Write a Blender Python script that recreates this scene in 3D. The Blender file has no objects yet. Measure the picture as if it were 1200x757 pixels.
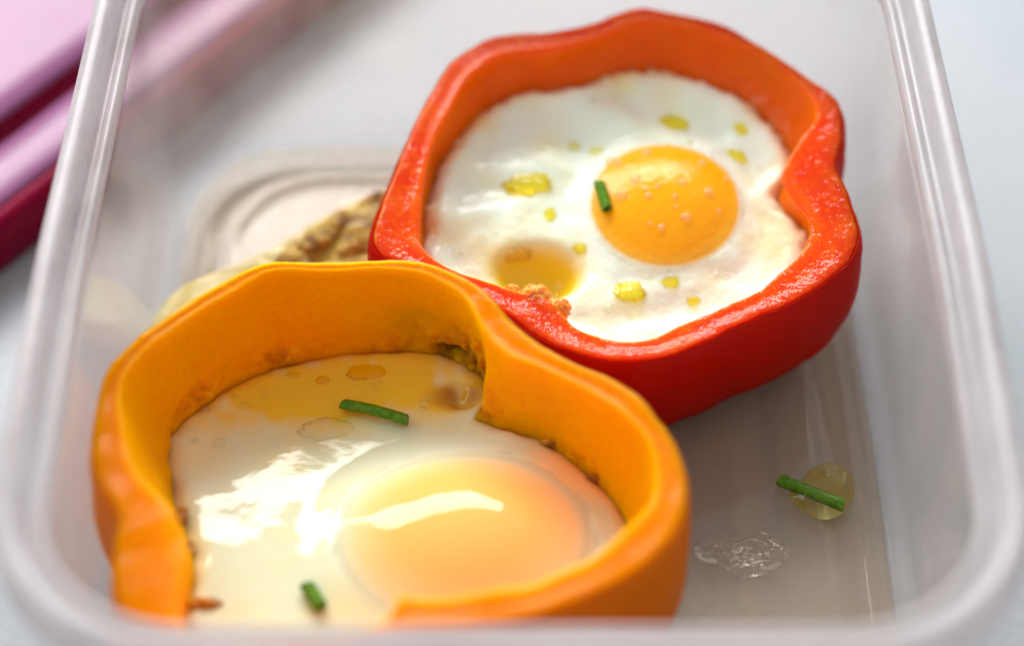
import bpy, math
import numpy as np
from mathutils import Vector, noise

# ------------------------------------------------------------------ camera, light, exposure
sc = bpy.context.scene
CM = 0.01                                   # everything below is authored in centimetres
PITCH = math.radians(47.0)
DIST = 37.5
AIM = Vector((0, 0, 5.0))
CAMP = AIM + DIST * Vector((0, -math.cos(PITCH), math.sin(PITCH)))
FPX = 2966.0
FWD = Vector((0, math.cos(PITCH), -math.sin(PITCH)))
UPV = Vector((0, math.sin(PITCH), math.cos(PITCH)))

cam_d = bpy.data.cameras.new('camera')
cam_d.sensor_width = 36.0
cam_d.lens = FPX / 1200.0 * 36.0
cam_d.clip_start = 0.01
cam_d.clip_end = 50
cam = bpy.data.objects.new('camera', cam_d)
sc.collection.objects.link(cam)
cam.location = CAMP * CM
cam.rotation_euler = (math.pi / 2 - PITCH, 0, 0)
sc.camera = cam
cam_d.dof.use_dof = True
cam_d.dof.focus_distance = 41.3 * CM
cam_d.dof.aperture_fstop = 5.0
cam_d.dof.aperture_blades = 0

world = bpy.data.worlds.new('World')
sc.world = world
world.use_nodes = True
wn = world.node_tree.nodes
wn['Background'].inputs[0].default_value = (0.99, 0.97, 0.96, 1)
wn['Background'].inputs[1].default_value = 0.55

def area(name, loc, aim, sx, sy, power, col):
    d = bpy.data.lights.new(name, 'AREA')
    d.shape = 'RECTANGLE'
    d.size = sx * CM
    d.size_y = sy * CM
    d.energy = power
    d.color = col
    o = bpy.data.objects.new(name, d)
    sc.collection.objects.link(o)
    o.location = Vector(loc) * CM
    o.rotation_euler = (Vector(aim) - Vector(loc)).to_track_quat('-Z', 'Y').to_euler()
    return o

area('window_light', (-30, 150, 114), (0, 1, 1), 170, 62, 48.0, (1.0, 0.99, 0.97))
area('left_fill_light', (-120, 10, 80), (0, 0, 1), 100, 60, 5.0, (0.93, 0.97, 1.0))  # unseen soft fill lamp, added on the left

sc.view_settings.view_transform = 'Standard'
sc.view_settings.look = 'None'
sc.view_settings.exposure = 0.17
sc.view_settings.gamma = 1.0
sc.view_settings.use_curve_mapping = False
sc.cycles.use_denoising = True
sc.cycles.max_bounces = 14
sc.cycles.transparent_max_bounces = 32
sc.cycles.transmission_bounces = 8
sc.cycles.caustics_reflective = False
sc.cycles.caustics_refractive = False
sc.cycles.sample_clamp_indirect = 4.0

# ------------------------------------------------------------------ helpers
def at(px, py, z):
    """The point at height z (cm) that the photograph shows at pixel px, py."""
    d = FWD * FPX + Vector((1, 0, 0)) * (px - 600.0) + UPV * (378.5 - py)
    t = (z - CAMP.z) / d.z
    return CAMP + d * t

TILT = .165                                  # the red ring leans back on the container's curved corner
def tilt(y):
    return TILT * (y - 2.4)

def at_tilt(px, py, z0):
    z = z0
    for _ in range(12):
        z = z0 + tilt(at(px, py, z).y)
    return at(px, py, z)

def link_mesh(name, verts, faces, mat, parent=None, smooth=True, attrs=None):
    me = bpy.data.meshes.new(name)
    V = np.asarray(verts, dtype=float) * CM
    me.from_pydata(V.tolist(), [], [tuple(f) for f in faces])
    me.materials.append(mat)
    if smooth:
        me.shade_smooth()
    if attrs:
        for k, arr in attrs.items():
            a = me.attributes.new(k, 'FLOAT', 'POINT')
            a.data.foreach_set('value', np.asarray(arr, dtype=np.float32))
    me.update()
    o = bpy.data.objects.new(name, me)
    sc.collection.objects.link(o)
    if parent is not None:
        o.parent = parent
    return o

def tag(o, label, cat, group=None):
    o['label'] = label
    o['category'] = cat
    if group:
        o['group'] = group
    return o

def thing(name, label, cat, group=None):
    o = bpy.data.objects.new(name, None)
    sc.collection.objects.link(o)
    o.empty_display_size = 0.01
    return tag(o, label, cat, group)

def grid_faces(nr, na, closed_ring=True, closed_prof=False):
    f = []
    R = nr if closed_prof else nr - 1
    for i in range(R):
        i2 = (i + 1) % nr
        for j in range(na if closed_ring else na - 1):
            j2 = (j + 1) % na
            f.append((i * na + j, i * na + j2, i2 * na + j2, i2 * na + j))
    return f

def catmull(P, n=16):
    P = np.asarray(P, float)
    N = len(P)
    out = []
    for i in range(N):
        p0, p1, p2, p3 = P[(i - 1) % N], P[i], P[(i + 1) % N], P[(i + 2) % N]
        for k in range(n):
            t = k / n
            out.append(0.5 * ((2 * p1) + (-p0 + p2) * t + (2 * p0 - 5 * p1 + 4 * p2 - p3) * t * t
                              + (-p0 + 3 * p1 - 3 * p2 + p3) * t ** 3))
    return np.array(out)

def polar(P, c, M, smooth=2):
    """Radius of a closed outline about centre c at M even angles."""
    Q = catmull(P) - np.asarray(c)
    th = np.arctan2(Q[:, 1], Q[:, 0]) % (2 * math.pi)
    r = np.hypot(Q[:, 0], Q[:, 1])
    o = np.argsort(th)
    th, r = th[o], r[o]
    th = np.concatenate([th - 2 * math.pi, th, th + 2 * math.pi])
    r = np.concatenate([r, r, r])
    g = np.arange(M) * 2 * math.pi / M
    R = np.interp(g, th, r)
    for _ in range(smooth):
        R = (np.roll(R, 1) + 2 * R + np.roll(R, -1)) / 4
    return R

def nz(x, y, z, s, seed=0.0):
    return noise.noise(Vector((x * s + seed, y * s - seed * 1.7, z * s + seed * .3)))

# ------------------------------------------------------------------ materials
def new_mat(name):
    m = bpy.data.materials.new(name)
    m.use_nodes = True
    nt = m.node_tree
    nt.nodes.clear()
    out = nt.nodes.new('ShaderNodeOutputMaterial')
    return m, nt, out

def N(nt, typ, **kw):
    n = nt.nodes.new(typ)
    for k, v in kw.items():
        if k.startswith('i_'):
            n.inputs[k[2:].replace('_', ' ')].default_value = v
        else:
            setattr(n, k, v)
    return n

def coords(nt):
    t = N(nt, 'ShaderNodeTexCoord')
    m = N(nt, 'ShaderNodeMapping')
    m.inputs['Scale'].default_value = (100, 100, 100)     # centimetres
    nt.links.new(t.outputs['Object'], m.inputs['Vector'])
    return m.outputs['Vector']

def noise_tex(nt, vec, scale, detail=3, rough=.55):
    n = N(nt, 'ShaderNodeTexNoise')
    n.inputs['Scale'].default_value = scale
    n.inputs['Detail'].default_value = detail
    n.inputs['Roughness'].default_value = rough
    nt.links.new(vec, n.inputs['Vector'])
    return n.outputs['Fac']

def ramp(nt, fac, stops):
    r = N(nt, 'ShaderNodeValToRGB')
    e = r.color_ramp.elements
    while len(e) < len(stops):
        e.new(.5)
    for k, (p, c) in enumerate(stops):
        e[k].position = p
        e[k].color = (*c, 1) if len(c) == 3 else c
    nt.links.new(fac, r.inputs['Fac'])
    return r.outputs['Color']

def mixc(nt, fac, a, b, mode='MIX'):
    n = N(nt, 'ShaderNodeMix', data_type='RGBA', blend_type=mode)
    L = nt.links
    if isinstance(fac, (int, float)): n.inputs[0].default_value = fac
    else: L.new(fac, n.inputs[0])
    for idx, v in ((6, a), (7, b)):
        if isinstance(v, tuple): n.inputs[idx].default_value = (*v, 1)
        else: L.new(v, n.inputs[idx])
    return n.outputs[2]

def bump(nt, h, strength, dist_cm, prev=None):
    b = N(nt, 'ShaderNodeBump')
    b.inputs['Strength'].default_value = strength
    b.inputs['Distance'].default_value = dist_cm * CM
    nt.links.new(h, b.inputs['Height'])
    if prev: nt.links.new(prev, b.inputs['Normal'])
    return b.outputs['Normal']

def attr(nt, name):
    a = N(nt, 'ShaderNodeAttribute', attribute_name=name)
    return a.outputs['Fac']

def principled(nt, out, **kw):
    p = N(nt, 'ShaderNodeBsdfPrincipled')
    for k, v in kw.items():
        s = p.inputs[k.replace('_', ' ')]
        if hasattr(v, 'is_linked') or isinstance(v, bpy.types.NodeSocket):
            nt.links.new(v, s)
        else:
            s.default_value = v
    if 'Normal' in kw:
        nt.links.new(kw['Normal'], p.inputs['Coat Normal'])
    nt.links.new(p.outputs[0], out.inputs[0])
    return p

def flesh_mat(name, cut, inner, pale, sss, wet=0.5, glint=.6):
    m, nt, out = new_mat(name)
    v = coords(nt)
    n1 = noise_tex(nt, v, 1.3, 4)
    n2 = noise_tex(nt, v, 9.0, 4)
    c = mixc(nt, attr(nt, 'inner'), cut, inner)
    c = mixc(nt, ramp(nt, n1, [(.45, (0, 0, 0)), (.8, (.5, .5, .5))]), c, pale)
    c = mixc(nt, ramp(nt, n2, [(.50, (0, 0, 0)), (.72, (.55, .55, .55))]), c, pale)
    bc = ramp(nt, noise_tex(nt, v, 4.0, 5, .7), [(.38, (0.16, .04, .002)), (.5, (0.42, .15, .004)), (.66, (0.75, .38, .02))])
    c = mixc(nt, attr(nt, 'brown'), c, bc)
    b = bump(nt, n2, .5, .035)
    b = bump(nt, noise_tex(nt, v, 24.0, 2), .9, .016, b)
    p = principled(nt, out, Base_Color=c, Roughness=.36, Subsurface_Weight=.9, Subsurface_Scale=.010,
               Subsurface_Radius=sss, Normal=b, Coat_Weight=wet, Coat_Roughness=.06)
    gb = bump(nt, noise_tex(nt, v, 7.0, 2, .6), glint, .045)
    nt.links.new(gb, p.inputs['Coat Normal'])
    p.inputs['Specular IOR Level'].default_value = .0
    return m

def skin_mat(name, c1, c2, pale, film_c):
    m, nt, out = new_mat(name)
    v = coords(nt)
    n1 = noise_tex(nt, v, .8, 3)
    n3 = noise_tex(nt, v, 14, 3)
    c = mixc(nt, n1, c1, c2)
    c = mixc(nt, ramp(nt, n3, [(.62, (0, 0, 0)), (.72, (.18, .18, .18))]), c, pale)
    b = bump(nt, noise_tex(nt, v, 2.2, 3), .25, .06)
    b = bump(nt, noise_tex(nt, v, 18, 2), .22, .01, b)
    p = principled(nt, out, Base_Color=c, Roughness=.30, Normal=b, Coat_Weight=.30, Coat_Roughness=.05, Specular_IOR_Level=.0)
    tr = N(nt, 'ShaderNodeBsdfTransparent'); tr.inputs[0].default_value = (*film_c, 1)
    mx = N(nt, 'ShaderNodeMixShader'); mx.inputs[0].default_value = .42
    nt.links.new(p.outputs[0], mx.inputs[1]); nt.links.new(tr.outputs[0], mx.inputs[2])
    nt.links.new(mx.outputs[0], out.inputs[0])
    return m

M_RED_FLESH = flesh_mat('red_flesh', (0.72, 0.04, 0.001), (0.88, 0.12, 0.0005), (0.88, 0.17, 0.002), (1, .18, .02), .42, .8)
M_RED_SKIN = skin_mat('red_skin', (0.46, 0.003, 0.0008), (0.66, 0.018, 0.001), (0.65, 0.08, 0.01), (1.0, .10, .02))
M_OR_FLESH = flesh_mat('orange_flesh', (0.72, 0.185, 0.0002), (0.99, 0.34, 0.0002), (0.84, 0.27, 0.001), (1, .5, .01), .10, .35)
M_OR_SKIN = skin_mat('orange_skin', (0.80, 0.18, 0.0003), (0.86, 0.23, 0.0003), (0.95, 0.44, 0.01), (1.0, .85, .20))

def egg_mat(name, yolk_mid, yolk_edge, fine=.08, white=(0.80, 0.90, 0.80), coat=.55):
    m, nt, out = new_mat(name)
    v = coords(nt)
    n1 = noise_tex(nt, v, 1.1, 3)
    c = mixc(nt, n1, (white[0] * .96, white[1] * .97, white[2] * .80), (min(1, white[0] * 1.06), white[1] * 1.06, white[2] * 1.14))
    c = mixc(nt, ramp(nt, noise_tex(nt, v, .75, 3), [(.48, (0, 0, 0)), (.68, (.55, .55, .55))]), c, (0.84, 0.78, 0.36))
    y = attr(nt, 'yolk')
    yc = ramp(nt, y, [(0.0, white), (.28, (white[0], white[1] * .9, white[2] * .75)), (.5, yolk_edge), (1.0, yolk_mid)])
    c = mixc(nt, ramp(nt, y, [(0, (0, 0, 0)), (.2, (1, 1, 1))]), c, yc)
    c = mixc(nt, attr(nt, 'oil'), c, (0.80, 0.54, 0.0005))
    c = mixc(nt, attr(nt, 'brown'), c, (0.42, 0.17, 0.03))
    b = bump(nt, noise_tex(nt, v, 3.0, 2), .16, .035)
    b = bump(nt, noise_tex(nt, v, 8.0, 3), fine, .03, b)
    principled(nt, out, Base_Color=c, Roughness=.22, Specular_IOR_Level=.0, Subsurface_Weight=.4, Subsurface_Scale=.003,
               Subsurface_Radius=(1, 1, .8), Normal=b, Coat_Weight=coat, Coat_Roughness=.06)
    return m

M_EGG_A = egg_mat('egg_in_red', (0.95, 0.40, 0.001), (0.96, 0.50, 0.04), .65)
M_EGG_B = egg_mat('egg_in_orange', (0.93, 0.48, 0.12), (0.92, 0.60, 0.27), .04, (0.68, 0.75, 0.56), .62)

def simple(name, col, rough=.4, col2=None, scale=3, bmp=.2, bd=.02, coat=0.0, sss=0.0, lo=.35, hi=.7):
    m, nt, out = new_mat(name)
    v = coords(nt)
    n = noise_tex(nt, v, scale, 4)
    c = ramp(nt, n, [(lo, col), (hi, col2 or col)])
    principled(nt, out, Base_Color=c, Roughness=rough, Specular_IOR_Level=.06, Normal=bump(nt, n, bmp, bd), Coat_Weight=coat,
               Coat_Roughness=.08, Subsurface_Weight=sss, Subsurface_Scale=.002)
    return m

def film(name, tint, gloss_rough=.04, milk=0.0, milk_col=(.9, .9, .9), bs=6, bst=.3, bd=.02, spec=1.45, edge=.85, streak=None):
    """Clear wet or plastic film: tinted see-through, a little cloudy, with a gloss."""
    m, nt, out = new_mat(name)
    L = nt.links
    v = coords(nt)
    nrm = bump(nt, noise_tex(nt, v, bs, 2), bst, bd)
    tr = N(nt, 'ShaderNodeBsdfTransparent'); tr.inputs[0].default_value = (*tint, 1)
    df = N(nt, 'ShaderNodeBsdfDiffuse'); df.inputs[0].default_value = (*milk_col, 1)
    tl = N(nt, 'ShaderNodeBsdfTranslucent'); tl.inputs[0].default_value = (*milk_col, 1)
    mm = N(nt, 'ShaderNodeMixShader'); mm.inputs[0].default_value = .5
    L.new(df.outputs[0], mm.inputs[1]); L.new(tl.outputs[0], mm.inputs[2])
    lw = N(nt, 'ShaderNodeLayerWeight'); lw.inputs['Blend'].default_value = .5
    mr = N(nt, 'ShaderNodeMapRange')
    mr.inputs['To Min'].default_value = milk
    mr.inputs['To Max'].default_value = min(1, milk * 3.2)
    L.new(lw.outputs['Facing'], mr.inputs['Value'])
    fac = mr.outputs[0]
    if streak:                                     # drawn-out scuffs and moulding marks; on the base also painted rim and wall reflections
        mp = N(nt, 'ShaderNodeMapping'); mp.inputs['Scale'].default_value = streak
        L.new(v, mp.inputs['Vector'])
        st = noise_tex(nt, mp.outputs['Vector'], 1.0, 4, .6)
        sr = N(nt, 'ShaderNodeMapRange')
        sr.inputs['From Min'].default_value = .35; sr.inputs['From Max'].default_value = .68
        sr.inputs['To Min'].default_value = .65; sr.inputs['To Max'].default_value = 1.5
        L.new(st, sr.inputs['Value'])
        mu = N(nt, 'ShaderNodeMath', operation='MULTIPLY')
        L.new(fac, mu.inputs[0]); L.new(sr.outputs[0], mu.inputs[1])
        fac = mu.outputs[0]
    m1 = N(nt, 'ShaderNodeMixShader')
    L.new(fac, m1.inputs[0]); L.new(tr.outputs[0], m1.inputs[1]); L.new(mm.outputs[0], m1.inputs[2])
    gl = N(nt, 'ShaderNodeBsdfGlossy'); gl.inputs['Roughness'].default_value = gloss_rough
    L.new(nrm, gl.inputs['Normal'])
    lf = N(nt, 'ShaderNodeLayerWeight'); lf.inputs['Blend'].default_value = .5
    L.new(nrm, lf.inputs['Normal'])
    pw = N(nt, 'ShaderNodeMath', operation='POWER'); pw.inputs[1].default_value = 4.0
    L.new(lf.outputs['Facing'], pw.inputs[0])
    fr = N(nt, 'ShaderNodeMapRange')
    f0 = ((spec - 1) / (spec + 1)) ** 2
    fr.inputs['To Min'].default_value = f0
    fr.inputs['To Max'].default_value = edge
    L.new(pw.outputs[0], fr.inputs['Value'])
    m2 = N(nt, 'ShaderNodeMixShader')
    L.new(fr.outputs[0], m2.inputs[0]); L.new(m1.outputs[0], m2.inputs[1]); L.new(gl.outputs[0], m2.inputs[2])
    L.new(m2.outputs[0], out.inputs[0])
    return m

M_OIL = film('olive_oil', (0.98, 0.88, 0.20), .03, bst=.15)
M_OIL_PALE = film('thin_oil', (0.98, 0.94, 0.58), .03, bst=.3)
M_JUICE = film('clear_juice', (0.99, 0.985, 0.96), .05, bs=3.5, bst=1.0, bd=.12)
M_WALL = film('clear_plastic_wall', (0.965, 0.95, 0.94), .08, .065, (.92, .86, .83), 1.5, .12, .02, 1.4, .55, (.7, .7, .3))
M_BASE = film('clear_plastic_base', (0.965, 0.92, 0.865), .085, .10, (.87, .71, .57), 1.2, .15, .02, 1.45, .5, (1.5, .10, 1))  # warm pepper reflections on the floor put into tint and cloudiness
M_RIM = film('milky_plastic_rim', (0.96, 0.96, 0.97), .28, .36, (.74, .71, .72), 2.5, .12, .02, 1.45, .35, (.5, .5, 2))
M_CHIVE = simple('chive_green', (0.045, 0.15, 0.001), .4, (0.12, 0.27, 0.004), 9, .3, .01, .4, .2)
M_CHIVE_CUT = simple('chive_cut_end', (0.10, 0.22, 0.02), .45, (0.16, 0.30, 0.05), 14, .5, .01)
M_CHIVE_IN = simple('chive_hollow', (0.03, 0.08, 0.008), .6, (0.04, 0.10, 0.01), 14, .5, .01)
M_PITH = simple('pith', (0.80, 0.22, 0.02), .35, (0.90, 0.45, 0.08), 5, .4, .03, .5, .5)
M_CRUST = simple('browned_crust', (0.20, 0.055, 0.003), .38, (0.66, 0.32, 0.01), 3.2, .8, .06, .5, .2, .35, .62)
M_LEAK = simple('leaked_white', (0.70, 0.60, 0.20), .28, (0.80, 0.74, 0.42), 1.4, .4, .05, .4, .5)
M_LEAK_B = simple('leaked_white_browned', (0.17, 0.06, 0.02), .4, (0.62, 0.42, 0.09), 1.8, .8, .06, .4, .2, .36, .52)
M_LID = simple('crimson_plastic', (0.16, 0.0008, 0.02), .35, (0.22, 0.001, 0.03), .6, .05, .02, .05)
M_LID_SHEEN = simple('crimson_top_sheen', (0.25, 0.085, 0.20), .30, (0.29, 0.11, 0.24), .6, .06, .02, .35)  # lilac window reflection on crimson plastic, painted into the base colour

def table_mat():
    m, nt, out = new_mat('pale_tabletop')
    v = coords(nt)
    a = noise_tex(nt, v, .09, 5, .6)
    b_ = noise_tex(nt, v, 6.0, 6, .7)
    c = ramp(nt, a, [(.35, (0.29, 0.345, 0.38)), (.5, (0.35, 0.385, 0.42)), (.68, (0.39, 0.415, 0.45))])
    c = mixc(nt, ramp(nt, b_, [(.40, (.3, .3, .3)), (.62, (0, 0, 0))]), c, (0.25, 0.29, 0.33))
    principled(nt, out, Base_Color=c, Roughness=.45, Normal=bump(nt, b_, .25, .03))
    return m

# ------------------------------------------------------------------ tabletop
tt = link_mesh('tabletop', [(-90, -60, -.30), (90, -60, -.30), (90, 120, -.30), (-90, 120, -.30),
                            (-90, -60, -3.3), (90, -60, -3.3), (90, 120, -3.3), (-90, 120, -3.3)],
               [(0, 1, 2, 3), (7, 6, 5, 4), (0, 4, 5, 1), (1, 5, 6, 2), (2, 6, 7, 3), (3, 7, 4, 0)], table_mat(), smooth=False)
tt['kind'] = 'structure'
TZ = -.30

# ------------------------------------------------------------------ container
CX0, CX1, CY0, CY1 = -7.27, 7.27, -6.1, 10.3          # outer edge of the rim
def bow(x, y):
    return x * (1 - .0050 * max(0.0, y - 1.5))
def rr(inset, z, rad, n=14, back=0.0):
    """Rounded rectangle loop inset from the rim's outer edge."""
    x0, x1, y0, y1 = CX0 + inset, CX1 - inset, CY0 + inset, CY1 - inset - back
    r = max(.3, rad)
    pts = []
    for (cx, cy, a0) in ((x1 - r, y0 + r, -90), (x1 - r, y1 - r, 0), (x0 + r, y1 - r, 90), (x0 + r, y0 + r, 180)):
        for k in range(n + 1):
            a = math.radians(a0 + 90 * k / n)
            pts.append((cx + r * math.cos(a), cy + r * math.sin(a)))
    # refine the straight sides
    out = []
    P = len(pts)
    for i in range(P):
        p, q = pts[i], pts[(i + 1) % P]
        out.append((p[0], p[1], z))
        if (i + 1) % (n + 1) == 0:
            for k in range(1, 12):
                t = k / 12
                out.append((p[0] + (q[0] - p[0]) * t, p[1] + (q[1] - p[1]) * t, z))
    return [(bow(x, y), y, zz) for x, y, zz in out]

def lathe_rr(name, prof, mat, parent, closed=True):
    loops = [rr(*p) for p in prof]
    na = len(loops[0])
    verts = [v for lp in loops for v in lp]
    return link_mesh(name, verts, grid_faces(len(loops), na, True, closed), mat, parent)

def smooth_prof(P, n=4):
    P = np.asarray(P, float)
    out = []
    for i in range(len(P) - 1):
        p0, p1, p2, p3 = P[max(i - 1, 0)], P[i], P[i + 1], P[min(i + 2, len(P) - 1)]
        for k in range(n):
            t = k / n
            out.append(tuple(0.5 * ((2 * p1) + (-p0 + p2) * t + (2 * p0 - 5 * p1 + 4 * p2 - p3) * t * t
                                    + (-p0 + 3 * p1 - 3 * p2 + p3) * t ** 3)))
    out.append(tuple(P[-1]))
    return out

box = thing('food_container', 'clear plastic food container with rounded corners and milky rim, holding both peppers', 'food container')
# rim: outer rounded bead, a groove, and a smaller inner lip (one closed hollow section)
rim_prof = smooth_prof([(.05, 4.35, 2.75), (.0, 4.5, 2.8), (.0, 4.84, 2.8), (.08, 5.03, 2.7), (.22, 5.09, 2.6), (.36, 5.03, 2.5),
                        (.44, 4.88, 2.4), (.49, 4.76, 2.35), (.56, 4.74, 2.3), (.61, 4.80, 2.25), (.68, 4.84, 2.2), (.75, 4.78, 2.15),
                        (.78, 4.62, 2.1)], 3)
under = smooth_prof([(.68, 4.60, 2.2), (.65, 4.68, 2.2), (.55, 4.62, 2.3), (.44, 4.64, 2.35), (.36, 4.82, 2.45), (.22, 4.98, 2.55),
                     (.12, 4.86, 2.65), (.09, 4.5, 2.7), (.12, 4.35, 2.7)], 3)
lathe_rr('rim', rim_prof + under, M_RIM, box)
wall_prof = smooth_prof([(.785, 4.615, 2.1), (.82, 3.4, 2.07), (.88, 2.0, 2.05), (.94, .95, 2.0), (1.02, .42, 1.95), (1.25, .08, 1.9)], 4)
wall_out = smooth_prof([(1.18, -.05, 1.9), (.92, .33, 2.0), (.84, .92, 2.05), (.78, 2.0, 2.1), (.73, 3.4, 2.15), (.69, 4.595, 2.2)], 4)
lathe_rr('wall', wall_prof + wall_out, M_WALL, box)

def base_part():
    # floor with a moulded step and a raised inner panel; top loops then underside loops, each closed by a centre fan
    top = [(1.252, .078, 1.9), (1.35, .03, 1.9), (1.42, .02, 1.9), (1.47, .02, 1.9), (1.54, .08, 1.9), (1.64, .09, 1.85), (1.74, .04, 1.85),
           (2.10, .03, 1.75), (2.2, .09, 1.7), (2.32, .11, 1.6), (3.6, .11, 1.2), (4.6, .11, 1.0), (5.6, .11, .8), (6.4, .11, .6)]
    bot = [(1.20, -.05, 1.9), (1.38, -.10, 1.9), (1.49, -.25, 1.9), (1.56, -.29, 1.9), (1.75, -.29, 1.85), (1.85, -.12, 1.8), (2.4, -.10, 1.6),
           (3.6, -.06, 1.2), (6.4, -.06, .6)]
    loops = [rr(*p) for p in top[::-1]] + [rr(*p) for p in bot]
    na = len(loops[0])
    verts = [v for lp in loops for v in lp]
    faces = grid_faces(len(loops), na)
    faces.append(tuple(range(na)))
    faces.append(tuple(reversed(range((len(loops) - 1) * na, len(loops) * na))))
    o = link_mesh('base', verts, faces, M_BASE, box)
    return o
base_part()

# ------------------------------------------------------------------ pepper rings
M_ANG = 560
TH = np.arange(M_ANG) * 2 * math.pi / M_ANG

def world_pts(P, z, lean):
    return [tuple((at_tilt if lean else at)(x, y, z))[:2] for x, y in P]

class Pepper:
    def __init__(self, outer, inner, low, zrim, zegg, seed, foot, lean=False):
        """outer/inner: rim outlines; low: inner outline at the filling's height."""
        self.zrim = zrim
        O = world_pts(outer, zrim, lean); I = world_pts(inner, zrim, lean); L = world_pts(low, zegg, lean)
        self.c = np.mean(np.array(catmull(L)), axis=0)
        self.Ro = polar(O, self.c, M_ANG, 1)
        self.Ri = polar(I, self.c, M_ANG, 2)
        self.Rl = polar(L, self.c, M_ANG, 3)
        self.zegg = zegg
        self.seed = seed
        self.foot = foot
        ly = lambda R: tilt(self.c[1] + R * np.sin(TH)) if lean else 0 * R
        self.Z = zrim + ly(self.Ro)                    # rim, filling and foot heights round the ring
        self.E = zegg + ly(self.Rl)
        self.B = .13 + np.maximum(0, ly(self.Ro - foot))

    def ring(self, R, z, rough=0.0, k=1.0):
        out = []
        for j, t in enumerate(TH):
            zz = z[j] if hasattr(z, '__len__') else z
            r = R[j]
            x, y = self.c[0] + r * math.cos(t), self.c[1] + r * math.sin(t)
            if rough:
                r += rough * nz(x, y, zz, 1.6 * k, self.seed) + .4 * rough * nz(x, y, zz, 6 * k, self.seed + 3)
                x, y = self.c[0] + r * math.cos(t), self.c[1] + r * math.sin(t)
                zz += .7 * rough * nz(x, y, zz, 2.2 * k, self.seed + 9)
            out.append((x, y, zz))
        return out

    def outer_off(self, t):
        """How far the skin stands off the rim's outline at depth t (0 rim, 1 foot)."""
        pts = [(0, -.02), (.08, .05), (.3, .10), (.55, .06), (.78, -.07), (.92, -.24), (1, -self.foot)]
        return np.interp(t, [p[0] for p in pts], [p[1] for p in pts])

    def build(self, root, skin, flesh, brownf=None, thick=.035):
        base = self.B
        # --- skin: thin closed shell
        ts = np.concatenate([[0, .015, .04, .08], np.linspace(.12, 1, 18)])
        loops = []
        for t in ts:
            loops.append(self.ring(self.Ro + self.outer_off(t), self.Z * (1 - t) + base * t, .03))
        for t in ts[::-1]:
            R = self.Ro + self.outer_off(t) - thick
            z = (self.Z - .02) * (1 - t) + (base + .02) * t
            loops.append(self.ring(R, z, .03))
        link_mesh('skin', [v for l in loops for v in l], grid_faces(len(loops), M_ANG, True, True), skin, root)
        # --- flesh: closed body just inside the skin
        loops, inner, brown = [], [], []
        g = thick + .012
        def add(R, z, a, rough=.03, k=1.0):
            lp = self.ring(R, z, rough, k)
            loops.append(lp)
            inner.extend([a] * M_ANG)
            brown.extend([brownf(*p) if (brownf and a > .5) else 0.0 for p in lp])
        def wr(x, y, z):
            b = brownf(x, y, z)
            return b * (.10 + .22 * nz(x, y, z, 2.2, 40) + .16 * nz(x, y, z, 5.0, 41)) if b > .02 else 0.0
        W = self.Ro - self.Ri
        for t in ts[::-1]:
            add(self.Ro + self.outer_off(t) - g, (self.Z - .01) * (1 - t) + (base + .04) * t, 0)
        # rounded cut face
        for s, dz in ((.02, .010), (.06, .028), (.13, .036), (.26, .032), (.4, .020), (.54, .010), (.68, .012), (.80, .024), (.89, .034), (.95, .024), (.99, -.012)):
            add(self.Ro - g - (W - g) * s, self.Z + dz, 0 if s < .8 else .5, .032, 1.0)
        # inner wall down past the filling
        for t in (0.02, .06, .12, .18, .25, .31, .37, .43, .49, .55, .60, .65, .70, .75, .79, .83, .87, .91, .95, 1.0):
            R = self.Ri * (1 - t) + self.Rl * t
            R = R + .10 * math.sin(math.pi * t)
            z = (self.Z - .05) * (1 - t) + self.E * t
            if brownf:
                R = R - np.array([wr(self.c[0] + R[j] * math.cos(TH[j]), self.c[1] + R[j] * math.sin(TH[j]), z[j]) for j in range(M_ANG)])
            add(R, z, 1, .04 + .02 * t)
        for t in (.4, 1.0):
            z = self.E * (1 - t) + (base + .05) * t
            tt_ = (self.Z - z) / (self.Z - base)
            add(np.minimum(self.Rl + .02, self.Ro + self.outer_off(tt_) - .16), z, 1, .0)
        o = link_mesh('flesh', [v for l in loops for v in l], grid_faces(len(loops), M_ANG, True, True), flesh, root,
                      attrs={'inner': inner, 'brown': brown})
        return o

def smooth01(x):
    x = max(0.0, min(1.0, x))
    return x * x * (3 - 2 * x)

# red ring ---------------------------------------------------------
red_outer = [(436, 288), (440, 250), (458, 205), (478, 160), (497, 120), (522, 80), (548, 59), (583, 43), (640, 38), (690, 29), (725, 16),
             (757, 9), (800, 17), (848, 29), (895, 56), (945, 90), (983, 120), (988, 160), (983, 197), (999, 235), (1008, 275), (1000, 303),
             (972, 330), (925, 358), (870, 382), (820, 406), (780, 420), (745, 426), (700, 422), (645, 405), (605, 380), (560, 350), (500, 322), (455, 305)]
red_inner = [(494, 285), (493, 250), (498, 212), (510, 165), (535, 117), (552, 92), (585, 70), (640, 63), (690, 50), (722, 39), (760, 29),
             (810, 35), (850, 47), (895, 67), (925, 90), (948, 116), (955, 142), (938, 166), (922, 190), (914, 212), (930, 232), (948, 255), (944, 285),
             (912, 318), (885, 340), (845, 358), (800, 376), (770, 391), (740, 396), (702, 391), (672, 376), (655, 355), (634, 342), (606, 338), (580, 332), (548, 322), (515, 308)]
red_low = [(497, 320), (496, 285), (500, 250), (508, 210), (530, 170), (560, 136), (600, 114), (650, 106), (700, 92), (760, 81), (810, 90), (860, 110),
           (900, 142), (928, 178), (932, 202), (914, 222), (918, 246), (944, 272), (952, 305), (935, 345), (890, 385), (840, 410), (780, 432), (720, 438), (670, 420), (630, 395), (590, 380), (540, 362)]
zr_red = 2.45
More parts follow.
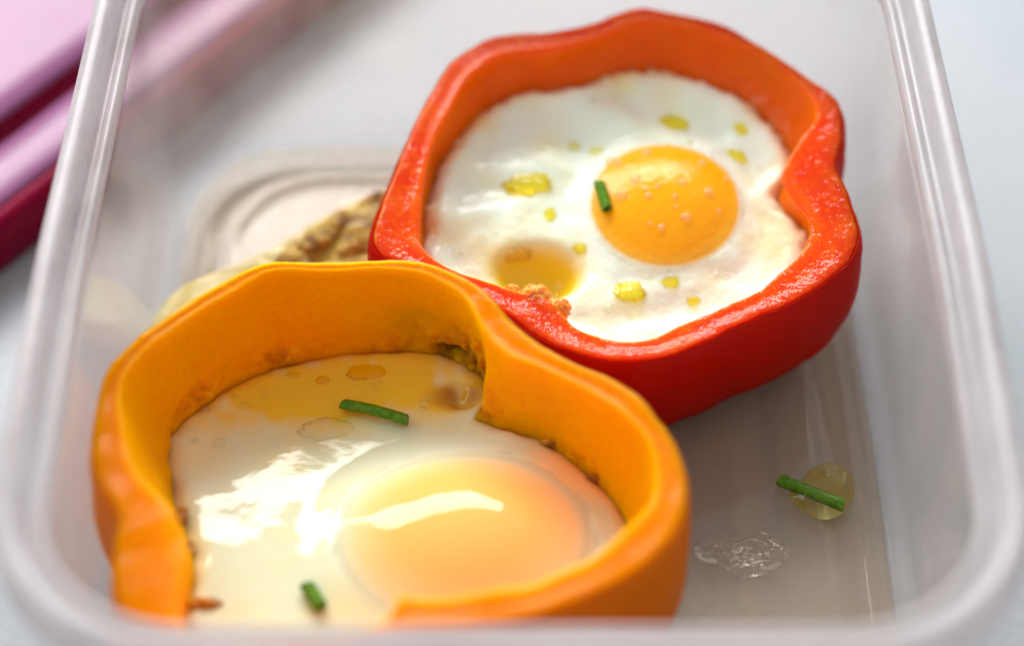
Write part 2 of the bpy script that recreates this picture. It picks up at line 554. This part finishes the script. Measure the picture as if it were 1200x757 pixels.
red = thing('pepper_ring', 'red bell pepper ring with a bright orange yolk inside, behind the orange one', 'bell pepper', 'baked bell pepper rings filled with egg')
PR = Pepper(red_outer, red_inner, red_low, zr_red, 1.55, 3.1, .42, True)
PR.build(red, M_RED_SKIN, M_RED_FLESH, lambda x, y, z: 0.25 * max(0, nz(x, y, z, 2.0, 5)) if z < 1.9 else 0)

# orange ring ------------------------------------------------------
or_outer = [(106, 536), (112, 480), (122, 437), (152, 402), (208, 361), (268, 326), (315, 306), (375, 308), (432, 305), (480, 305), (512, 312), (545, 325),
            (572, 344), (597, 372), (625, 397), (670, 423), (720, 445), (750, 464), (772, 490), (790, 515), (803, 550), (806, 590), (797, 622),
            (770, 655), (720, 688), (660, 712), (600, 730), (530, 740), (470, 745), (400, 768), (300, 775), (215, 765), (150, 730), (131, 690), (132, 645), (137, 608), (114, 570)]
or_inner = [(150, 520), (144, 480), (146, 447), (168, 415), (200, 390), (235, 366), (275, 342), (318, 318), (375, 319), (432, 316), (478, 318), (510, 328), (538, 345),
            (556, 368), (568, 392), (596, 418), (640, 436), (689, 460), (729, 486), (757, 515), (768, 552), (762, 588), (739, 614), (709, 642), (679, 662),
            (619, 686), (589, 690), (540, 699), (495, 702), (466, 699), (455, 722), (400, 742), (300, 752), (235, 745), (205, 715), (218, 680), (222, 650), (206, 604), (188, 582), (163, 556)]
or_low = [(198, 545), (195, 515), (206, 495), (250, 457), (300, 432), (350, 417), (420, 408), (490, 408), (540, 420), (572, 445), (574, 468), (562, 486), (585, 498), (640, 517), (690, 556),
          (733, 604), (745, 650), (735, 700), (690, 745), (600, 790), (500, 800), (400, 830), (300, 820), (240, 785), (216, 740), (226, 700), (228, 655), (210, 600)]
zr_or = 3.35
orange = thing('pepper_ring', 'orange bell pepper ring in front, holding an egg with a peach-coloured yolk', 'bell pepper', 'baked bell pepper rings filled with egg')
PO = Pepper(or_outer, or_inner, or_low, zr_or, 1.45, 7.7, .45)
lobe = at(530, 440, 1.7)
def or_brown(x, y, z):
    d = math.hypot(x - lobe.x, y - lobe.y)
    a = smooth01((1.5 - d) / 1.2) * smooth01((2.6 - z) / .9) * (.85 + .9 * nz(x, y, z, 2.5, 2))
    e = smooth01((1.9 - z) / .4) * max(0, .0 + 1.2 * nz(x, y, z, 1.2, 8)) * .9
    return max(0, min(1, max(a, e)))
PO.build(orange, M_OR_SKIN, M_OR_FLESH, or_brown)

# ------------------------------------------------------------------ eggs
def ellipse_r(x, y, c, rx, ry):
    return math.hypot((x - c[0]) / rx, (y - c[1]) / ry)

def egg(root, P, mat, height, fields, yc, yr, yh, power, soft=.30, NR=90, depth=.7):
    """white: a polar sheet that fills the ring, with underside; yolk: a dome part that lies in it."""
    verts, yolk, oil, brown = [], [], [], []
    R = P.Rl + .09
    for i in range(NR):
        s = (i + 1) / NR
        for j, t in enumerate(TH):
            r = R[j] * s
            x, y = P.c[0] + r * math.cos(t), P.c[1] + r * math.sin(t)
            z = height(x, y, s, R[j] * (1 - s))
            f = fields(x, y, s, R[j] * (1 - s))
            verts.append((x, y, z)); yolk.append(f[0]); oil.append(f[1]); brown.append(f[2])
    faces = grid_faces(NR, M_ANG)
    base = len(verts)
    for k, (ds, dz) in enumerate(((.97, .25), (.84, depth), (.4, depth))):
        for j, t in enumerate(TH):
            r = R[j] * ds
            verts.append((P.c[0] + r * math.cos(t), P.c[1] + r * math.sin(t), P.zegg - dz + (tilt(P.c[1] + r * math.sin(t)) if P is PR else 0)))
            yolk.append(0); oil.append(0); brown.append(0)
    full = grid_faces(NR + 3, M_ANG)
    full.append(tuple(range(M_ANG))[::-1])
    n = (NR + 2) * M_ANG
    full.append(tuple(range(n, n + M_ANG)))
    w = link_mesh('white', verts, full, mat, root, attrs={'yolk': yolk, 'oil': oil, 'brown': brown})
    # yolk
    NA, NRy = 160, 44
    V, yk, ol = [], [], []
    cz = yc[2]
    ya = lambda q: smooth01((1.03 + .03 * (soft > .5) - q) / soft)
    rows = [(0, 0)] + [(k / NRy, 0) for k in range(1, NRy + 1)]
    for q, _ in rows:
        for j in range(NA if q > 0 else 1):
            a = 2 * math.pi * j / NA
            w_ = 1 + .03 * math.sin(2 * a + 1) + .02 * math.sin(3 * a)
            x, y = yc[0] + yr[0] * q * w_ * math.cos(a), yc[1] + yr[1] * q * w_ * math.sin(a)
            s = .5
            z = height(x, y, s, 1.0, True) + .016 * smooth01((1 - q) / .5) - .0025
            V.append((x, y, z)); yk.append(ya(q)); ol.append(0)
    F = []
    for j in range(NA):
        F.append((0, 1 + j, 1 + (j + 1) % NA))
    for i in range(NRy - 1):
        for j in range(NA):
            a0 = 1 + i * NA + j; a1 = 1 + i * NA + (j + 1) % NA
            F.append((a0, a0 + NA, a1 + NA, a1))
    # underside
    b0 = len(V)
    for j in range(NA):
        a = 2 * math.pi * j / NA
        V.append((yc[0] + yr[0] * .8 * math.cos(a), yc[1] + yr[1] * .8 * math.sin(a), cz - .35 + (tilt(yc[1] + yr[1] * .8 * math.sin(a)) - tilt(yc[1]) if P is PR else 0))); yk.append(1); ol.append(0)
    for j in range(NA):
        a0 = 1 + (NRy - 1) * NA + j; a1 = 1 + (NRy - 1) * NA + (j + 1) % NA
        F.append((a0, b0 + j, b0 + (j + 1) % NA, a1))
    F.append(tuple(range(b0, b0 + NA))[::-1])
    link_mesh('yolk', V, F, mat, root, attrs={'yolk': yk, 'oil': ol, 'brown': ol})

def dome(q, power):
    """Height 1 at the middle, easing to 0 with a soft foot at q = 1."""
    if q >= 1.25: return 0.0
    a = max(0.0, 1 - (q / 1.25) ** 2) ** power
    return a

# egg in the red ring
eggA = thing('fried_egg', 'baked egg with bright orange yolk and oil drops, filling the red pepper ring', 'egg', 'baked eggs inside the pepper rings')
yA = at_tilt(779, 245, 1.62)
yAr = (1.40, 1.40)
pit = at_tilt(630, 322, 1.45)
spots = [(645, 160, 26, .6), (560, 300, 30, .35), (720, 110, 30, .4), (905, 300, 26, .4), (700, 365, 34, .35), (570, 150, 24, .4), (830, 330, 30, .3)]
spots_w = [(at_tilt(a, b, 1.55), c / 78.0, d) for a, b, c, d in spots]
def hA(x, y, s, edge, yolk=False):
    q = ellipse_r(x, y, yA, *yAr)
    z = 1.55 + tilt(y) + .48 * dome(q, 1.35)
    n = .060 * nz(x, y, 0, .9, 2) + .034 * nz(x, y, 0, 2.1, 4) + .004 * nz(x, y, 0, 6, 6)
    z += n * (0.25 if q < .95 else 1.0)
    z += .060 * math.sin(5.2 * y + 1.2 * x + 4 * nz(x, y, 0, .45, 70)) * smooth01(.45 + 2.2 * nz(x, y, 0, .7, 71)) * smooth01((q - .95) / .3)
    z -= .55 * math.exp(-((x - pit.x) ** 2 / .46 + (y - pit.y) ** 2 / .22) ** 2)
    if not yolk:
        z += .16 * nz(x, y, 0, 4.5, 77) * math.exp(-(edge / .22) ** 2)
        z += .10 * math.exp(-((edge - .35) / .22) ** 2) - .12 * math.exp(-(edge / .16) ** 2)
        if q < .7: z -= .05 * smooth01((.7 - q) / .3)
    return z
def fA(x, y, s, edge):
    q = ellipse_r(x, y, yA, *yAr)
    yk = smooth01((1.03 - q) / .30)
    oil = 1.4 * math.exp(-((x - pit.x) ** 2 / .62 + (y - pit.y) ** 2 / .32) ** 2)
    for w, r, a in spots_w:
        oil += a * 1.0 * math.exp(-((x - w.x) ** 2 + (y - w.y) ** 2) / (r * r)) * (.7 + .6 * nz(x, y, 0, 2, 1))
    oil += .45 * math.exp(-(edge / .35) ** 2) * max(0, .5 + 1.4 * nz(x, y, 0, 1.2, 61))
    br = max(0, .25 + 1.2 * nz(x, y, 0, 2.0, 11)) * math.exp(-(edge / .20) ** 2) * .9
    return yk, max(0, min(.97, oil)), min(1, br)
egg(eggA, PR, M_EGG_A, hA, fA, yA, yAr, .5, 1.0)

# egg in the orange ring
eggB = thing('fried_egg', 'baked egg with veiled peach yolk and wet shiny white, filling the orange pepper ring', 'egg', 'baked eggs inside the pepper rings')
yB = at(545, 640, 1.5)
yBr = (2.15, 1.95)
zone = at(365, 452, 1.45)
dent = at(538, 462, 1.45)
veil = at(670, 560, 1.45)
mound = at(300, 545, 1.45)
zone2 = at(500, 440, 1.45)
def hB(x, y, s, edge, yolk=False):
    q = ellipse_r(x, y, yB, *yBr)
    z = 1.45 + .80 * dome(q, 1.6) - .115 * .85 * math.tanh((y - mound.y) / .85) * smooth01((mound.x + 2.6 - x) / 2.2)
    n = 0.035 * nz(x, y, 0, .7, 12) + .007 * nz(x, y, 0, 2.0, 14) + .002 * nz(x, y, 0, 6, 16)
    z += n * (0.12 if q < .95 else 1.0)
    if not yolk:
        g = math.exp(-(((x - dent.x) / .42) ** 2 + ((y - dent.y) / .26) ** 2) ** 1.5)
        z += g * (-.16 + .14 * nz(x, y, 0, 4.0, 52))
        z += .07 * nz(x, y, 0, 3.0, 78) * math.exp(-(edge / .25) ** 2)
        z += .03 * math.exp(-((edge - .35) / .25) ** 2) - .12 * math.exp(-(edge / .18) ** 2)
        if q < .7: z -= .05 * smooth01((.7 - q) / .3)
    return z
def fB(x, y, s, edge):
    q = ellipse_r(x, y, yB, *yBr)
    yk = smooth01((1.06 - q) / .62)
    oil = 2.1 * math.exp(-(((x - zone.x) / 2.7) ** 2 + ((y - zone.y) / .72) ** 2)) + .6 * math.exp(-(((x - zone2.x) / 1.2) ** 2 + ((y - zone2.y) / .6) ** 2))
    yk = max(yk, .55 * math.exp(-(((x - veil.x) / 1.1) ** 2 + ((y - veil.y) / 1.0) ** 2)))
    oil *= (.72 + .6 * nz(x, y, 0, 1.3, 21) + .45 * nz(x, y, 0, 3.6, 22))
    oil += .45 * math.exp(-(edge / .28) ** 2)
    br = .7 * max(0, .05 + 1.3 * nz(x, y, 0, 1.6, 31)) * math.exp(-(edge / .20) ** 2)
    g = math.exp(-(((x - dent.x) / .42) ** 2 + ((y - dent.y) / .26) ** 2) ** 1.5)
    br = max(br, g * (.75 + .8 * nz(x, y, 0, 3.0, 51)))
    return yk, max(0, min(.92, oil)), min(1, max(0, br))
egg(eggB, PO, M_EGG_B, hB, fB, yB, yBr, .85, 1.15, .62)

# ------------------------------------------------------------------ small lumps, drops, bubbles
def blob(name, c, r, mat, parent, seed=0, rough=.15, rot=0.0, seg=28, rings=16, sharp=1.0, k=2.2):
    """Closed lumpy ellipsoid. c centre cm, r radii."""
    V, F = [], []
    ca, sa = math.cos(rot), math.sin(rot)
    V.append((0, 0, 1))
    for i in range(1, rings):
        ph = math.pi * i / rings
        for j in range(seg):
            a = 2 * math.pi * j / seg
            V.append((math.sin(ph) * math.cos(a), math.sin(ph) * math.sin(a), math.cos(ph)))
    V.append((0, 0, -1))
    out = []
    for (x, y, z) in V:
        d = 1 + rough * (nz(x, y, z, k, seed) + .5 * nz(x, y, z, k * 2.3, seed + 4))
        X, Y, Z = x * r[0] * d, y * r[1] * d, z * r[2] * d
        out.append((c[0] + X * ca - Y * sa, c[1] + X * sa + Y * ca, c[2] + Z))
    for j in range(seg):
        F.append((0, 1 + j, 1 + (j + 1) % seg))
        n = 1 + (rings - 2) * seg
        F.append((len(V) - 1, n + (j + 1) % seg, n + j))
    for i in range(rings - 2):
        for j in range(seg):
            a = 1 + i * seg
            F.append((a + j, a + seg + j, a + seg + (j + 1) % seg, a + (j + 1) % seg))
    return link_mesh(name, out, F, mat, parent)

def surfA(px, py):
    """Point on the egg in the red ring under pixel."""
    z = 1.6
    for _ in range(8):
        p = at(px, py, z); z = .5 * z + .5 * (hA(p.x, p.y, .5, 1.0, True))
    return at(px, py, z)
def surfB(px, py):
    z = 1.6
    for _ in range(10):
        p = at(px, py, z); z = .5 * z + .5 * (hB(p.x, p.y, .5, 1.0, True))
    return at(px, py, z)

# oil drops lying on the white
for k, (px, py, w, h, rot) in enumerate([(622, 213, 34, 15, .25), (791, 145, 23, 11, -.1), (848, 116, 10, 9, 0), (869, 148, 12, 12, .2), (862, 182, 16, 7, -.65),
                                    (738, 340, 20, 13, 0), (680, 290, 9, 7, 0), (606, 297, 19, 10, .1), (644, 251, 9, 8, 0), (786, 330, 12, 6, .1), (672, 172, 9, 5, 0),
                                    (700, 178, 11, 6, .2), (812, 352, 9, 5, .2), (930, 272, 8, 6, 0)]):
    p = surfA(px, py)
    blob('oil_drop', (p.x, p.y, p.z - .012), (w / 78, h / 56, .075), M_OIL if k not in (10, 11) else M_OIL_PALE, eggA, k * 1.7, .42, rot)
# bubbles and salt crystals on the yolk
M_BUB = film('yolk_bubble', (1.0, .93, .75), .04, .22, (1, .93, .75), 10, .2, .01)
for k, (px, py, r) in enumerate([(758, 181, 7), (716, 190, 9), (726, 193, 5), (745, 210, 8), (800, 214, 6), (757, 222, 4), (771, 219, 4), (760, 230, 5), (729, 229, 8), (822, 193, 6),
                                 (830, 226, 7), (791, 231, 4), (804, 255, 7), (851, 211, 4), (775, 267, 5), (792, 243, 3), (843, 249, 3), (808, 168, 5), (783, 170, 3), (762, 263, 3)]):
    p = surfA(px, py)
    blob('bubble', (p.x, p.y, p.z + .012), (r / 84, r / 84, r / 110), M_BUB, eggA, k, .12, 0, 14, 8)
# thin clear ring of white round the front yolk, wet pool near chive
for k, (px, py, w, h) in enumerate([(385, 503, 36, 13)]):
    p = surfB(px, py)
    blob('oil_drop', (p.x, p.y, p.z - .01), (w / 80, h / 56, .09), M_JUICE, eggB, 30 + k, .25, .1)
for k, (px, py, w, h) in enumerate([(430, 436, 26, 10), (345, 440, 12, 6), (378, 446, 9, 5)]):
    p = surfB(px, py)
    blob('oil_drop', (p.x, p.y, p.z + .0), (w / 80, h / 56, .05), M_OIL, eggB, 40 + k, .25, .1)

# small clear bubbles in the cooked white
import random
random.seed(5)
cl = [(520, 205), (545, 285), (600, 120), (700, 110), (860, 330), (905, 245), (720, 365), (530, 250), (880, 190), (600, 262)]
for k in range(30):
    a, b = cl[k % len(cl)]
    px, py = a + random.uniform(-22, 22), b + random.uniform(-13, 13)
    r = random.choice([2.5, 3, 3.5, 5, 6])
    p = surfA(px, py)
    blob('bubble', (p.x, p.y, p.z + .015), (r / 66, r / 66, r / 110), M_JUICE, eggA, k, .12, 0, 12, 7)
cl = [(262, 478), (300, 462), (240, 520), (480, 478), (420, 455)]
for k in range(18):
    a, b = cl[k % len(cl)]
    px, py = a + random.uniform(-26, 26), b + random.uniform(-10, 10)
    r = random.choice([3, 4, 5, 7])
    p = surfB(px, py)
    blob('bubble', (p.x, p.y, p.z + .015), (r / 72, r / 72, r / 110), M_JUICE, eggB, k, .12, 0, 12, 7)

# pith lumps at the front of the red ring
for k, (px, py, r) in enumerate([(626, 350, 19), (655, 362, 15), (600, 342, 10), (645, 372, 12)]):
    p = at_tilt(px, py, 2.15)
    blob('pith_lump', tuple(p), (r / 80, r / 80, r / 85), M_PITH, red, k * 3, .35)
# browned, spongy crust in the back lobe of the orange ring, and smaller crumbs round the egg
def crust(name, c, r, parent, seed, rot=0):
    return blob(name, c, r, M_CRUST, parent, seed, .42, rot, 44, 28, k=1.8)
for k, (px, py, z, rx, ry, rz) in enumerate([(655, 518, 1.52, .26, .07, .10), (700, 560, 1.50, .16, .06, .10),
                                             (212, 606, 1.58, .09, .20, .12), (238, 708, 1.56, .24, .12, .10), (222, 645, 1.54, .08, .18, .08)]):
    p = at(px, py, z)
    crust('crust', tuple(p), (rx, ry, rz), eggB, k * 2.3)

# ------------------------------------------------------------------ egg white that leaked out behind
def slab(name, P, zt, zb, mat, parent, seed, amp=.1, n=200, NR=16):
    W = [tuple(at(x, y, zt))[:2] for x, y in P]
    c = np.mean(np.array(W), axis=0)
    R = polar(W, c, n, 2)
    V = []
    for i in range(NR):
        s = (i + 1) / NR
        for j in range(n):
            a = 2 * math.pi * j / n
            r = R[j] * s
            x, y = c[0] + r * math.cos(a), c[1] + r * math.sin(a)
            e = max(0, 1 - (1 - s) * 7)
            V.append((x, y, zt + amp * (nz(x, y, 0, 1.5, seed) + .6 * nz(x, y, 0, 4, seed + 2)) - (zt - zb) * .55 * e * e))
    for j in range(n):
        a = 2 * math.pi * j / n
        V.append((c[0] + R[j] * .96 * math.cos(a), c[1] + R[j] * .96 * math.sin(a), zb))
    F = grid_faces(NR + 1, n)
    F.append(tuple(range(n))[::-1]); F.append(tuple(range(NR * n, NR * n + n)))
    return link_mesh(name, V, F, mat, parent)
leak = thing('egg_spill', 'pale yellow-green flap of cooked egg white with browned edge behind the orange pepper', 'egg white')
slab('flap', [(168, 372), (195, 342), (245, 316), (295, 300), (345, 272), (390, 246), (430, 224), (470, 215), (500, 260), (480, 330), (420, 350), (330, 350), (240, 370), (190, 395)],
     .75, .15, M_LEAK, leak, 3, .07)
slab('browned_fold', [(318, 300), (345, 276), (380, 254), (412, 236), (440, 224), (470, 222), (485, 260), (470, 320), (420, 335), (360, 330), (325, 318)],
     .98, .45, M_LEAK_B, leak, 8, .16)
for k, (px, py, rx, ry, rz) in enumerate([(372, 282, .34, .15, .10), (412, 290, .30, .16, .12), (395, 264, .2, .12, .08)]):
    p = at(px, py, 1.02)
    blob('browned_fold', tuple(p), (rx, ry, rz), M_LEAK_B, leak, k * 4.1, .45, .5, 36, 20, k=2.0)

# ------------------------------------------------------------------ chives
def chive(label, a, b, ra, bend=.04, tilt=0.0):
    root = thing('chive_piece', label, 'chive', 'chopped chive pieces')
    a, b = Vector(a), Vector(b)
    d = (b - a).normalized()
    side = d.cross(Vector((0, 0, 1))).normalized()
    upv = side.cross(d).normalized()
    NS, NA = 22, 28
    def ring(t, r, dd=0):
        c = a.lerp(b, t) + upv * bend * math.sin(math.pi * t) + d * dd
        out = []
        for j in range(NA):
            an = 2 * math.pi * j / NA
            rr_ = r * (1 + .05 * math.sin(2 * an + 1) + .03 * math.sin(5 * an))
            sl = .25 * r * math.cos(an) * (1 if t > .5 else -1) * (t < .02 or t > .98)
            p = c + side * math.cos(an) * rr_ + upv * math.sin(an) * rr_ * .93 + d * sl
            out.append(tuple(p))
        return out
    loops = [ring(0, ra * .96)] + [ring(.02 + .96 * k / NS, ra * (1 + .012 * math.sin(k * .7))) for k in range(NS + 1)] + [ring(1, ra * .96)]
    link_mesh('stalk', [p for l in loops for p in l], grid_faces(len(loops), NA), M_CHIVE, root)
    for (t, s) in ((0, -1), (1, 1)):
        l = [ring(t, ra * .96), ring(t, ra * .80, .012 * s), ring(t, ra * .55, .0)]
        link_mesh('cut_end', [p for q in l for p in q], grid_faces(3, NA), M_CHIVE_CUT, root)
        l = [ring(t, ra * .55, 0), ring(t, ra * .45, -.08 * s)]
        f = grid_faces(2, NA); f.append(tuple(range(NA, 2 * NA)))
        link_mesh('hollow', [p for q in l for p in q], f, M_CHIVE_IN, root)
    return root

r = .095
p, q = surfB(402, 480), surfB(478, 499)
chive('long chive piece on the egg in the orange pepper, above its yolk', (p.x, p.y, p.z + .14), (q.x, q.y, q.z + .14), r)
p, q = surfB(360, 690), surfB(376, 716)
chive('short chive piece low on the egg in the orange pepper, by the container rim', (p.x, p.y, p.z + .10), (q.x, q.y, q.z + .10), .11, .0)
p, q = surfA(702, 220), surfA(711, 250)
chive('tiny chive piece standing on the bright yolk in the red pepper', (p.x, p.y, p.z + .11), (q.x, q.y, q.z + .10), .095, 0)
p, q = at(914, 562, .24), at(988, 592, .24)
chive('chive piece lying in an oil drop on the empty container floor', tuple(p), tuple(q), .11, .0)

# ------------------------------------------------------------------ liquid on the container floor
def puddle(name, P, h, mat, seed, label, cat, z0=.125, amp=.3, sc_=2.2):
    W = [tuple(at(x, y, z0))[:2] for x, y in P]
    c = np.mean(np.array(W), axis=0)
    n, NR = 140, 30
    R = polar(W, c, n, 2)
    V = []
    for i in range(NR):
        s = (i + 1) / NR
        for j in range(n):
            a = 2 * math.pi * j / n
            rj = R[j] * s
            x, y = c[0] + rj * math.cos(a), c[1] + rj * math.sin(a)
            zz = z0 + h * (max(0, 1 - s ** 2.2)) * (1 + amp * (nz(x, y, 0, sc_, seed) + .6 * nz(x, y, 0, sc_ * 2.3, seed)))
            V.append((x, y, zz))
    F = grid_faces(NR, n); F.append(tuple(range(n))[::-1])
    for j in range(n):
        a = 2 * math.pi * j / n
        V.append((c[0] + R[j] * math.cos(a), c[1] + R[j] * math.sin(a), z0 - .02))
    F = grid_faces(NR + 1, n); F.append(tuple(range(n))[::-1]); F.append(tuple(range(NR * n, NR * n + n)))
    return tag(link_mesh(name, V, F, mat), label, cat)

puddle('oil_puddle', [(925, 578), (940, 560), (952, 548), (972, 542), (992, 548), (1000, 565), (998, 585), (985, 602), (965, 608), (945, 600), (932, 590)], .24, M_OIL_PALE, 4,
       'small clear oil drop under the chive piece on the container floor', 'oil', amp=.5)
puddle('juice_smear', [(812, 640), (835, 628), (862, 634), (890, 622), (915, 634), (930, 648), (905, 668), (872, 678), (845, 662), (822, 656)], .05, M_JUICE, 9,
       'wrinkled clear cooking juice smear on the container floor near the orange pepper', 'juice', amp=1.6, sc_=3.2)

# ------------------------------------------------------------------ crimson lid at upper left
def lid():
    root = thing('container_lid', 'glossy crimson plastic lid lying on the table behind the container, at the upper left', 'lid')
    a = at(-10, 334, TZ); b = at(425, -10, TZ)
    u = Vector((b.x - a.x, b.y - a.y, 0)).normalized()
    v = Vector((-u.y, u.x, 0))                        # away from the container
    o = a - u * 7
    LX, LY = 25.0, 13.0
    def loop(ins, z, rad, n=10):
        x0, x1, y0, y1 = ins, LX - ins, ins, LY - ins
        pts = []
        for (cx, cy, a0) in ((x1 - rad, y0 + rad, -90), (x1 - rad, y1 - rad, 0), (x0 + rad, y1 - rad, 90), (x0 + rad, y0 + rad, 180)):
            for k in range(n + 1):
                t = math.radians(a0 + 90 * k / n)
                p = o + u * (cx + rad * math.cos(t)) + v * (cy + rad * math.sin(t))
                pts.append((p.x, p.y, z + TZ))
        return pts
    def make(name, prof, mat, closed=False, cap=False):
        L = [loop(*p) for p in prof]
        f = grid_faces(len(L), len(L[0]), True, closed)
        if cap: f.append(tuple(range((len(L) - 1) * len(L[0]), len(L) * len(L[0]))))
        return link_mesh(name, [p for l in L for p in l], f, mat, root)
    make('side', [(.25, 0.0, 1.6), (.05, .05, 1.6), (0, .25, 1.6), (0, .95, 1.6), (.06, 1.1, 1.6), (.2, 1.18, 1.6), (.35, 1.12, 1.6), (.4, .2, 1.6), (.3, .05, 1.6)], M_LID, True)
    make('border', [(.36, 1.0, 1.5), (.36, 1.165, 1.5), (.5, 1.2, 1.5), (1.35, 1.2, 1.3), (1.5, 1.12, 1.2), (1.5, .9, 1.2)], M_LID_SHEEN)
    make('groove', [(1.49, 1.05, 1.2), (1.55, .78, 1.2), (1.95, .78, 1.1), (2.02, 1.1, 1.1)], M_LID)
    make('panel', [(2.01, .9, 1.1), (2.02, 1.16, 1.1), (2.12, 1.22, 1.05), (2.6, 1.22, .9)], M_LID_SHEEN, False, True)
lid()
